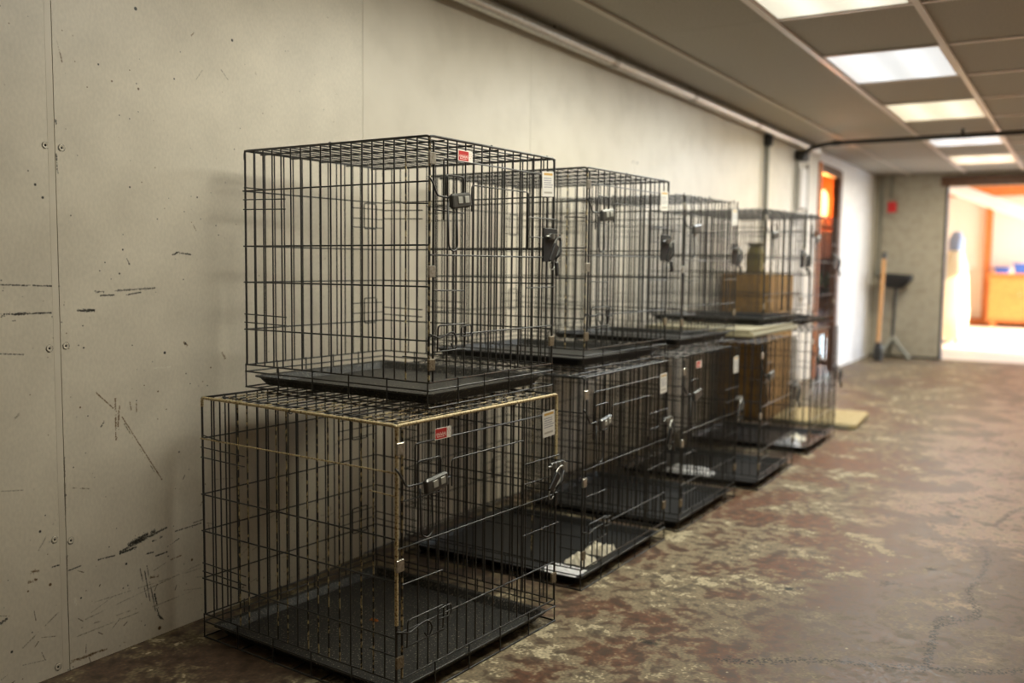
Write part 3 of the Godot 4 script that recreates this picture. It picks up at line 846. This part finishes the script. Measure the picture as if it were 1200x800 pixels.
func build_services() -> void:
	# zinc conduit along the wall under the ceiling
	var t := thing("wall_pipe", "thick galvanised steel pipe running along the wall under the ceiling", "pipe", Vector3(0.075, 2.508, 0))
	var cuts := [BACK - 0.01, -2.6, -5.34, -6.71, -8.29, -10.5]
	for i in cuts.size() - 1:
		rod("pipe_length", Vector3(0, 0, cuts[i]), Vector3(0, 0, cuts[i + 1]), 0.036, M.pipe_zinc, t, 24)
	for q in [-5.34, -6.71, -8.29]:
		rod("coupling", Vector3(0, 0, q + 0.035), Vector3(0, 0, q - 0.035), 0.040, M.galvanised, t, 24)
	for q in [-4.6, -6.65, -9.3]:
		rod("hanger", Vector3(0, 0.03, q), Vector3(0, 0.055, q), 0.006, M.junction_dark, t)
	# vertical conduit dropping from it
	t = thing("wall_conduit", "thin grey conduit dropping down the wall from the galvanised pipe", "conduit", Vector3(0.03, 0, -8.79))
	rod("conduit_length", Vector3(0, 0.9, 0), Vector3(0, 2.40, 0), 0.021, M.conduit_grey, t, 14)
	part("fitting", bevel(Vector3(0.07, 0.11, 0.08), 0.012), M.junction_dark, t, Vector3(0.01, 2.43, 0))
	rod("strap", Vector3(0, 1.6, 0), Vector3(0, 1.63, 0), 0.025, M.galvanised, t, 14)
	# dark pipe crossing the ceiling, elbow to the wall
	t = thing("black_pipe", "black pipe crossing under the ceiling between the third and fourth lights", "pipe", Vector3(0, 2.49, -9.75))
	part("pipe_length", tube_mesh(rounded([Vector3(0.10, -0.16, 0.05), Vector3(0.16, -0.04, 0.0), Vector3(0.36, 0.0, 0.0), Vector3(RIGHT - 0.01, 0.01, 0)], 0.08), 0.022, 12), M.pipe_black, t)
	rod("hanger", Vector3(1.57, 0.0, 0), Vector3(1.57, 0.07, 0), 0.013, M.pipe_black, t)
	rod("coupling", Vector3(0.40, 0, 0), Vector3(0.48, 0, 0), 0.03, M.pipe_black, t, 14)
	# switch box and small panel below the pipe
	t = thing("junction_box", "dark junction box on the wall below the pipe end", "junction box", Vector3(0.0, 2.40, -9.95))
	part("body", bevel(Vector3(0.10, 0.10, 0.2), 0.01), M.junction_dark, t, Vector3(0.051, 0, 0))
	for q in [-0.09, 0.33]:
		rod("drop_conduit", Vector3(0.03, -0.05, -q), Vector3(0.03, -0.62 - absf(q), -q), 0.014, M.conduit_grey, t)
	part("cover", bevel(Vector3(0.05, 0.42, 0.26), 0.008), M.plastic_white, t, Vector3(0.027, -0.32, -0.12))
	# end wall: alarm, conduit, tools
	t = thing("fire_alarm", "red fire alarm in a pale box high on the end wall", "alarm", Vector3(0.235, 2.105, END))
	part("back_box", bevel(Vector3(0.17, 0.22, 0.06), 0.012), M.wall_end, t, Vector3(-0.02, 0, 0.031))
	part("horn", loft([[0.055, 0.02, 0.01, -0.075], [0.06, 0.024, 0.012, -0.06], [0.06, 0.024, 0.012, 0.06], [0.055, 0.02, 0.01, 0.075]], 2), M.plastic_red, t, Vector3(0.02, 0, 0.08))
	t = thing("wall_conduit", "pair of grey conduits up the end wall beside the corner", "conduit", Vector3(0.10, 0, END + 0.02))
	for q in [0.0, 0.13]:
		rod("conduit_length", Vector3(q, 1.25 if q == 0.0 else 2.2, 0), Vector3(q, CEIL, 0), 0.016, M.conduit_grey, t)
	part("switch_box", bevel(Vector3(0.09, 0.13, 0.05), 0.01), M.conduit_grey, t, Vector3(0, 1.2, 0.01))
	t = thing("tripod_stand", "dark tripod stand with a black tilted top against the end wall", "stand", Vector3(0.36, 0, END + 0.26))
	rod("pole", Vector3(0, 0.28, 0), Vector3(0.02, 1.08, 0), 0.022, M.junction_dark, t)
	part("top", loft([[0.10, 0.09, 0.03, -0.12], [0.2, 0.13, 0.04, -0.01], [0.22, 0.14, 0.05, 0.05], [0.2, 0.12, 0.04, 0.08]], 4), M.rubber_black, t, Vector3(0.01, 1.10, 0), Basis(Vector3(0, 0, 1), -0.06))
	for a in [0.2, 2.3, 4.4]:
		rod("leg", Vector3(0, 0.3, 0), Vector3(cos(a) * 0.24, 0.012, sin(a) * 0.2), 0.034, M.conduit_grey, t)
	t = thing("push_broom", "wooden broom handle leaning against the dark tripod stand", "broom", Vector3(0.27, 0, END + 0.72))
	rod("handle", Vector3(0.0, 0.24, 0.05), Vector3(0.0, 1.40, -0.12), 0.025, M.wood_handle, t, 12)
	rod("grip", Vector3(0.0, 1.38, -0.117), Vector3(0, 1.47, -0.13), 0.03, M.junction_dark, t, 12)
	part("head", loft([[0.05, 0.03, 0.01, 0.01], [0.055, 0.035, 0.01, 0.16], [0.03, 0.03, 0.01, 0.26]], 2), M.junction_dark, t, Vector3(0, 0, 0.05))

func crumple(size: Vector3, seed_: int) -> ArrayMesh:
	var n := noise(seed_, 9.0, 3)
	var st := SurfaceTool.new()
	st.begin(Mesh.PRIMITIVE_TRIANGLES)
	st.set_smooth_group(-1)
	var N := 9
	var p := func(i, j, top) -> Vector3:
		var u: float = float(i) / N - 0.5
		var v: float = float(j) / N - 0.5
		var e: float = 1.0 - pow(2.0 * maxf(absf(u), absf(v)), 4.0)
		var h: float = size.y * (0.25 + 0.75 * (0.5 + n.get_noise_2d(u * 1.3, v * 1.3))) * e if top else 0.0
		return Vector3(u * size.x * (1.0 + 0.25 * n.get_noise_2d(v * 2 + 7, 1)), h + 0.001, v * size.z * (1.0 + 0.25 * n.get_noise_2d(3, u * 2)))
	for top in [true, false]:
		for i in N:
			for j in N:
				var q := [p.call(i, j, top), p.call(i + 1, j, top), p.call(i + 1, j + 1, top), p.call(i, j + 1, top)]
				for k in ([0, 1, 2, 0, 2, 3] if top else [0, 2, 1, 0, 3, 2]):
					st.add_vertex(q[k])
	st.generate_normals()
	return st.commit()

func build_clutter() -> void:
	# torn paper in the second floor crate, scraps in the far trays
	var papers := [
		["flat torn white paper sheet in the second floor crate", Vector3(0.85, 0.016, -3.33), Vector3(0.17, 0.02, 0.12), M.paper_white],
		["crumpled cream paper next to the white sheet in the second crate", Vector3(0.86, 0.016, -3.48), Vector3(0.12, 0.035, 0.11), M.paper_cream],
		["crumpled pale paper wad farthest back in the second crate's tray", Vector3(0.86, 0.016, -3.66), Vector3(0.11, 0.04, 0.13), M.paper_cream],
		["white paper scrap in the tray of the farthest floor crate", Vector3(0.90, 0.016, -6.56), Vector3(0.16, 0.07, 0.14), M.paper_white],
		["grey crumpled paper in the farthest floor crate", Vector3(0.88, 0.016, -6.80), Vector3(0.14, 0.05, 0.2), M.paper_cream],
		["pale folded rag in the tray of the fourth floor crate", Vector3(0.62, 0.016, -5.40), Vector3(0.3, 0.04, 0.14), M.paper_white],
	]
	for k in papers.size():
		var a: Array = papers[k]
		var o := part("paper_scrap", crumple(a[2], 70 + k), a[3], self, a[1])
		o.name = numbered("paper_scrap") if k else "paper_scrap"
		if k == 0:
			numbered("paper_scrap")
		o.set_meta("label", a[0])
		o.set_meta("category", "paper")
		o.set_meta("group", "paper scraps in the crate trays")
	var lf := part("dried_leaf", crumple(Vector3(0.035, 0.008, 0.012), 90), M.wood_orange, self, Vector3(0.55, 0.0145, -2.5))
	lf.set_meta("label", "small orange scrap lying in the nearest crate's black tray")
	lf.set_meta("category", "scrap")
	# pale board under the fourth upper crate
	var t := thing("pale_board", "pale flat board between the fourth upper crate and the crates below", "board", Vector3(0.60, 0.8430, -6.02))
	part("sheet", bevel(Vector3(0.70, 0.024, 1.0), 0.004), M.board_pale, t, Vector3(0, 0.012, 0))
	part("sheet", bevel(Vector3(0.68, 0.023, 0.96), 0.004), M.board_pale, t, Vector3(-0.01, 0.0365, 0.02))
	# tall cardboard carton against the wall with things on it
	t = thing("cardboard_carton", "tall brown cardboard carton standing against the wall behind the crates", "carton", Vector3(0.22, 0, -8.01))
	part("body", bevel(Vector3(0.4, 1.2, 0.76), 0.006), M.cardboard, t, Vector3(0, 0.6, 0))
	part("flap", bevel(Vector3(0.38, 0.006, 0.37), 0.002), M.cardboard, t, Vector3(0.01, 1.204, 0.18))
	part("tape", bevel(Vector3(0.06, 0.003, 0.76), 0.001), M.mat_yellow, t, Vector3(0, 1.2095, 0))
	t = thing("olive_bag", "small olive bag sitting on top of the tall brown carton", "bag", Vector3(0.22, 1.2115, -7.9))
	part("body", loft([[0.06, 0.07, 0.03, 0.0], [0.07, 0.08, 0.04, 0.08], [0.06, 0.07, 0.03, 0.16], [0.045, 0.055, 0.03, 0.22]], 4), mat("olive", Color(0.42, 0.38, 0.22), 0.9), t)
	part("tie", loft([[0.045, 0.055, 0.03, 0.215], [0.06, 0.075, 0.03, 0.25]], 4), mat("olive_tie", Color(0.3, 0.26, 0.14), 0.9), t)
	# yellow mat on the floor past the last crate
	t = thing("yellow_mat", "pale yellow foam mat lying on the floor past the last crate", "mat", Vector3(0.80, 0, -7.95))
	part("pad", loft([[0.315, 0.36, 0.02, 0.0], [0.33, 0.375, 0.03, 0.012], [0.33, 0.375, 0.03, 0.038], [0.315, 0.36, 0.02, 0.048]], 4), M.mat_yellow, t, Vector3.ZERO, Basis(Vector3.UP, 0.06))
	part("edge_band", loft([[0.3, 0.012, 0.005, 0.01], [0.3, 0.012, 0.005, 0.03]], 2), M.board_pale, t, Vector3(0.0, 0.0, 0.378), Basis(Vector3.UP, 0.06))

func build_side_room() -> void:
	var w := structure("wall_side_room")
	slab("plaster", Vector3(-2.0, 0, -10.4), Vector3(-0.05, 2.7, -10.55), M.side_wall, w)
	slab("plaster", Vector3(-2.0, 0, -12.9), Vector3(-0.05, 2.7, -13.05), M.side_wall, w)
	slab("plaster", Vector3(-2.1, 0, -10.4), Vector3(-2.0, 2.7, -13.05), M.side_wall, w)
	slab("ceiling_board", Vector3(-2.1, 2.6, -10.4), Vector3(-0.05, 2.7, -13.05), M.side_wall, w)
	slab("floor_board", Vector3(-2.1, -0.1, -10.4), Vector3(0.0, 0.001, -13.05), M.side_wall, w)
	var t := thing("shelf_rack", "dark wooden shelf rack inside the side doorway", "shelf", Vector3(-0.40, 0, -12.55))
	for x in [-0.24, 0.28]:
		for q in [-0.18, 0.18]:
			part("post", bevel(Vector3(0.035, 1.79, 0.035), 0.004), M.wood_dark, t, Vector3(x, 0.895, q))
	for y in [0.06, 0.5, 0.86, 1.34, 1.78]:
		part("shelf", bevel(Vector3(0.55, 0.03, 0.4), 0.004), M.wood_dark, t, Vector3(0.02, y, 0))
	# warm lamp on the upper shelf
	t = thing("shelf_lamp", "glowing warm orange lamp high inside the side doorway", "lamp", Vector3(-0.33, 1.795, -12.5))
	part("base", lathe([[0.0, 0.0], [0.06, 0.0], [0.06, 0.02], [0.02, 0.04], [0.015, 0.09], [0.0, 0.09]]), M.wood_dark, t)
	part("glass_shade", lathe([[0.0, 0.08], [0.045, 0.09], [0.065, 0.15], [0.07, 0.28], [0.06, 0.40], [0.03, 0.45], [0.0, 0.455]]), glow("lamp_glow_warm", Color(1.0, 0.82, 0.6), 3.0), t)
	var l := OmniLight3D.new()
	l.name = "lamp_light"
	l.light_color = Color(1.0, 0.6, 0.3)
	l.light_energy = 1.6
	l.light_size = 0.06
	l.omni_range = 20.0
	l.shadow_enabled = true
	l.position = Vector3(0, 0.27, 0)
	t.add_child(l)
	t = thing("potted_plant", "dark green leafy potted plant on the shelf in the side doorway", "plant", Vector3(-0.26, 0.8755, -12.5))
	part("pot", lathe([[0.0, 0.0], [0.06, 0.0], [0.075, 0.12], [0.08, 0.13], [0.06, 0.13], [0.0, 0.12]]), M.junction_dark, t)
	for k in 16:
		var a := k * 2.4
		var e := 0.35 + 0.45 * fmod(k * 0.618, 1.0)
		var leaf := loft([[0.004, 0.002, 0.001, 0.0], [0.028, 0.003, 0.001, 0.10], [0.02, 0.003, 0.001, 0.18], [0.003, 0.002, 0.001, 0.25]], 1)
		part("leaf", leaf, M.leaf_green, t, Vector3(0, 0.12, 0), Basis(Vector3.UP, a) * Basis(Vector3(0, 0, 1), e * 1.1))
	t = thing("pale_box", "pale pinkish box on the shelf below the orange lamp in the doorway", "box", Vector3(-0.28, 1.3555, -12.5))
	part("body", bevel(Vector3(0.22, 0.30, 0.26), 0.006), M.box_pale, t, Vector3(0, 0.15, 0))
	part("lid", bevel(Vector3(0.23, 0.05, 0.27), 0.006), M.plastic_white, t, Vector3(0, 0.326, 0))
	for k in 3:
		var o := part("jar", lathe([[0.0, 0.0], [0.05, 0.0], [0.052, 0.14], [0.035, 0.17], [0.036, 0.2], [0.0, 0.2]]), M.jar_purple, self, Vector3(-0.40 + 0.11 * k, 0.516, -12.5))
		o.name = numbered("jar")
		o.set_meta("label", ["grey purple jar deepest on the low shelf in the side doorway", "middle grey purple jar on the low shelf in the side doorway", "grey purple jar nearest the doorway edge on the low shelf"][k])
		o.set_meta("category", "jar")
		o.set_meta("group", "jars on the low shelf")
	t = thing("tube_lamp", "white glowing tube lamp low inside the side doorway", "lamp", Vector3(-0.245, 0.076, -12.45))
	part("base", lathe([[0.0, 0.0], [0.05, 0.0], [0.05, 0.02], [0.0, 0.02]]), M.plastic_white, t)
	part("tube", lathe([[0.0, 0.02], [0.032, 0.025], [0.036, 0.1], [0.036, 0.26], [0.028, 0.31], [0.0, 0.32]]), glow("lamp_glow_white", Color(0.86, 0.95, 1.0), 3.0), t)
	l = OmniLight3D.new()
	l.name = "lamp_light"
	l.light_color = Color(0.86, 0.95, 1.0)
	l.light_energy = 0.7
	l.light_size = 0.03
	l.omni_range = 20.0
	l.shadow_enabled = true
	l.position = Vector3(0, 0.17, 0)
	t.add_child(l)

func build_far_room() -> void:
	var w := structure("wall_far_room")
	slab("plaster", Vector3(-3.2, 0, -23.4), Vector3(6.2, 3.6, -23.6), M.far_wall, w)
	slab("plaster", Vector3(-3.2, 0, END - 0.15), Vector3(-3.0, 3.6, -23.4), M.far_wall, w)
	slab("plaster", Vector3(-3.0, 0, END - 0.15), Vector3(-0.16, 3.6, END - 0.3), M.far_wall, w)
	slab("plaster", Vector3(RIGHT + 0.2, 0, END), Vector3(6.2, 3.6, END - 0.15), M.far_wall, w)
	slab("plaster", Vector3(-0.16, CEIL + 0.1, END - 0.0), Vector3(RIGHT + 0.2, 3.6, END - 0.15), M.far_wall, w)
	# unseen opening added in the right-hand wall to let daylight in
	slab("plaster", Vector3(6.0, 0, END - 0.15), Vector3(6.2, 3.6, -15.2), M.far_wall, w)
	slab("plaster", Vector3(6.0, 0, -22.8), Vector3(6.2, 3.6, -23.4), M.far_wall, w)
	slab("lintel", Vector3(6.0, 3.3, -15.2), Vector3(6.2, 3.6, -22.8), M.far_wall, w)
	var c := structure("ceiling_far_room")
	slab("deck", Vector3(-3.2, 3.6, END), Vector3(6.2, 3.75, -23.6), M.far_wall, c)
	for z in [-15.6, -17.6, -19.6, -21.6]:
		slab("beam", Vector3(-3.0, 3.35, z), Vector3(6.0, 3.6, z - 0.12), M.wood_orange, c)
	var f := structure("floor_far_room")
	slab("concrete", Vector3(-3.0, -0.1, END - 0.15), Vector3(6.2, 0.0, -23.4), M.far_floor, f)
	var g := structure("ground_outside")
	slab("paving", Vector3(RIGHT + 0.15, -0.15, -8), Vector3(16, -0.005, -26), mat("paving_pale", Color(0.7, 0.68, 0.63), 0.9), g)

	var t := thing("wooden_cabinet", "orange wooden cabinet against the back wall of the bright room", "cabinet", Vector3(1.55, 0, -23.0))
	part("body", bevel(Vector3(1.5, 1.0, 0.6), 0.01), M.wood_orange, t, Vector3(0, 0.62, 0))
	part("top", bevel(Vector3(1.56, 0.04, 0.66), 0.01), M.wood_orange, t, Vector3(0, 1.14, 0))
	for x in [-0.37, 0.37]:
		var d := part("door", bevel(Vector3(0.68, 0.86, 0.03), 0.008), M.wood_orange, t, Vector3(x, 0.62, 0.315))
		rod("knob", Vector3(-0.25 * signf(x), 0.1, 0.015), Vector3(-0.25 * signf(x), 0.1, 0.05), 0.015, M.steel, d)
	for x in [-0.62, 0.62]:
		part("leg", bevel(Vector3(0.12, 0.12, 0.5), 0.008), M.wood_orange, t, Vector3(x, 0.06, 0))
	for k in 2:
		t = thing("blue_bin", ["blue plastic bin on the orange cabinet, nearer the brown post", "taller blue plastic bin on the orange cabinet, cut by the frame edge"][k], "bin", Vector3(1.06 + 0.36 * k, 1.16, -22.95), 0.0, "blue bins on the cabinet")
		var h := 0.14 + 0.08 * k
		part("tub", loft([[0.12, 0.12, 0.03, 0.0], [0.15, 0.15, 0.03, h], [0.14, 0.14, 0.03, h], [0.11, 0.11, 0.03, 0.01]], 3), M.plastic_blue, t)
		part("rim", loft([[0.15, 0.15, 0.03, h - 0.02], [0.165, 0.165, 0.03, h - 0.01], [0.165, 0.165, 0.03, h + 0.002]], 3), M.plastic_blue, t)
	var tr := structure("trim_2")
	slab("post", Vector3(0.66, 0, -23.25), Vector3(0.80, 3.4, -23.4), M.wood_orange, tr)
	slab("rail", Vector3(-3.0, 2.85, -23.3), Vector3(6.0, 3.15, -23.4), M.wood_orange, tr)
	slab("rail", Vector3(-3.0, 0.0, -23.36), Vector3(6.0, 0.16, -23.4), M.wood_orange, tr)
	t = thing("air_duct", "white round duct slanting across the bright room", "duct", Vector3(0, 0, -21.0))
	rod("pipe_length", Vector3(-0.6, 3.2, 0), Vector3(2.6, 1.9, 0), 0.12, M.duct_white, t, 20)
	for q in [0.18, 0.5, 0.82]:
		var p := Vector3(-0.6, 3.2, 0).lerp(Vector3(2.6, 1.9, 0), q)
		rod("band", p, p + Vector3(0.05, -0.02, 0), 0.13, M.duct_white, t, 20)
	t = thing("covered_rack", "cream cloth-covered rack with blue-grey top just inside the bright room", "rack", Vector3(0.72, 0, -17.6))
	part("cloth", loft([[0.17, 0.5, 0.06, 0.09], [0.19, 0.55, 0.08, 0.5], [0.14, 0.5, 0.08, 1.3], [0.09, 0.4, 0.06, 1.55]], 4, true), M.cream_cloth, t)
	part("cap", loft([[0.09, 0.4, 0.06, 1.56], [0.10, 0.3, 0.06, 1.75], [0.05, 0.15, 0.04, 1.88]], 4), mat("cap_blue", Color(0.55, 0.6, 0.68), 0.8), t)
	for q in [-0.4, 0.4]:
		for x in [-0.1, 0.1]:
			rod("caster", Vector3(x - 0.015, 0.045, q), Vector3(x + 0.015, 0.045, q), 0.044, M.rubber_black, t, 14)

const LAMP_ENERGY := 5.6
const LAMP_GLOW := 1.0

func _ready() -> void:
	rng.seed = 7
	# camera
	var cam := Camera3D.new()
	cam.name = "camera"
	add_child(cam)
	cam.position = Vector3(2.6243, 1.2722, 0.0)
	cam.rotation_order = EULER_ORDER_YXZ
	cam.rotation_degrees = Vector3(-4.7778, 31.3046, 0.6399)
	var at := CameraAttributesPhysical.new()
	at.frustum_focal_length = 33.093
	at.frustum_focus_distance = 2.9
	at.exposure_aperture = 1.5
	cam.attributes = at
	cam.fov = 39.868
	cam.current = true
	# sky, sun
	var env := Environment.new()
	var sky := Sky.new()
	var sm := ProceduralSkyMaterial.new()
	sm.sky_top_color = Color(0.55, 0.68, 0.86)
	sm.sky_horizon_color = Color(0.9, 0.9, 0.88)
	sm.ground_horizon_color = Color(0.7, 0.68, 0.62)
	sm.ground_bottom_color = Color(0.5, 0.48, 0.44)
	sm.sky_energy_multiplier = 4.0
	sky.sky_material = sm
	env.background_mode = Environment.BG_SKY
	env.sky = sky
	env.tonemap_mode = Environment.TONE_MAPPER_LINEAR
	env.tonemap_exposure = 1.0
	env.sdfgi_enabled = true
	env.ssao_enabled = true
	env.ssil_enabled = true
	var we := WorldEnvironment.new()
	we.name = "environment"
	we.environment = env
	add_child(we)
	var sun := DirectionalLight3D.new()
	sun.name = "sun"
	sun.light_color = Color(1.0, 0.90, 0.76)
	sun.light_energy = 9.0
	sun.light_angular_distance = 0.6
	sun.shadow_enabled = true
	add_child(sun)
	sun.look_at_from_position(Vector3(0, 0, 0), Vector3(-0.85, -0.34, -0.16))
	make_materials()
	build_shell()
	build_lights()
	build_crates()
	build_services()
	build_clutter()
	build_side_room()
	build_far_room()
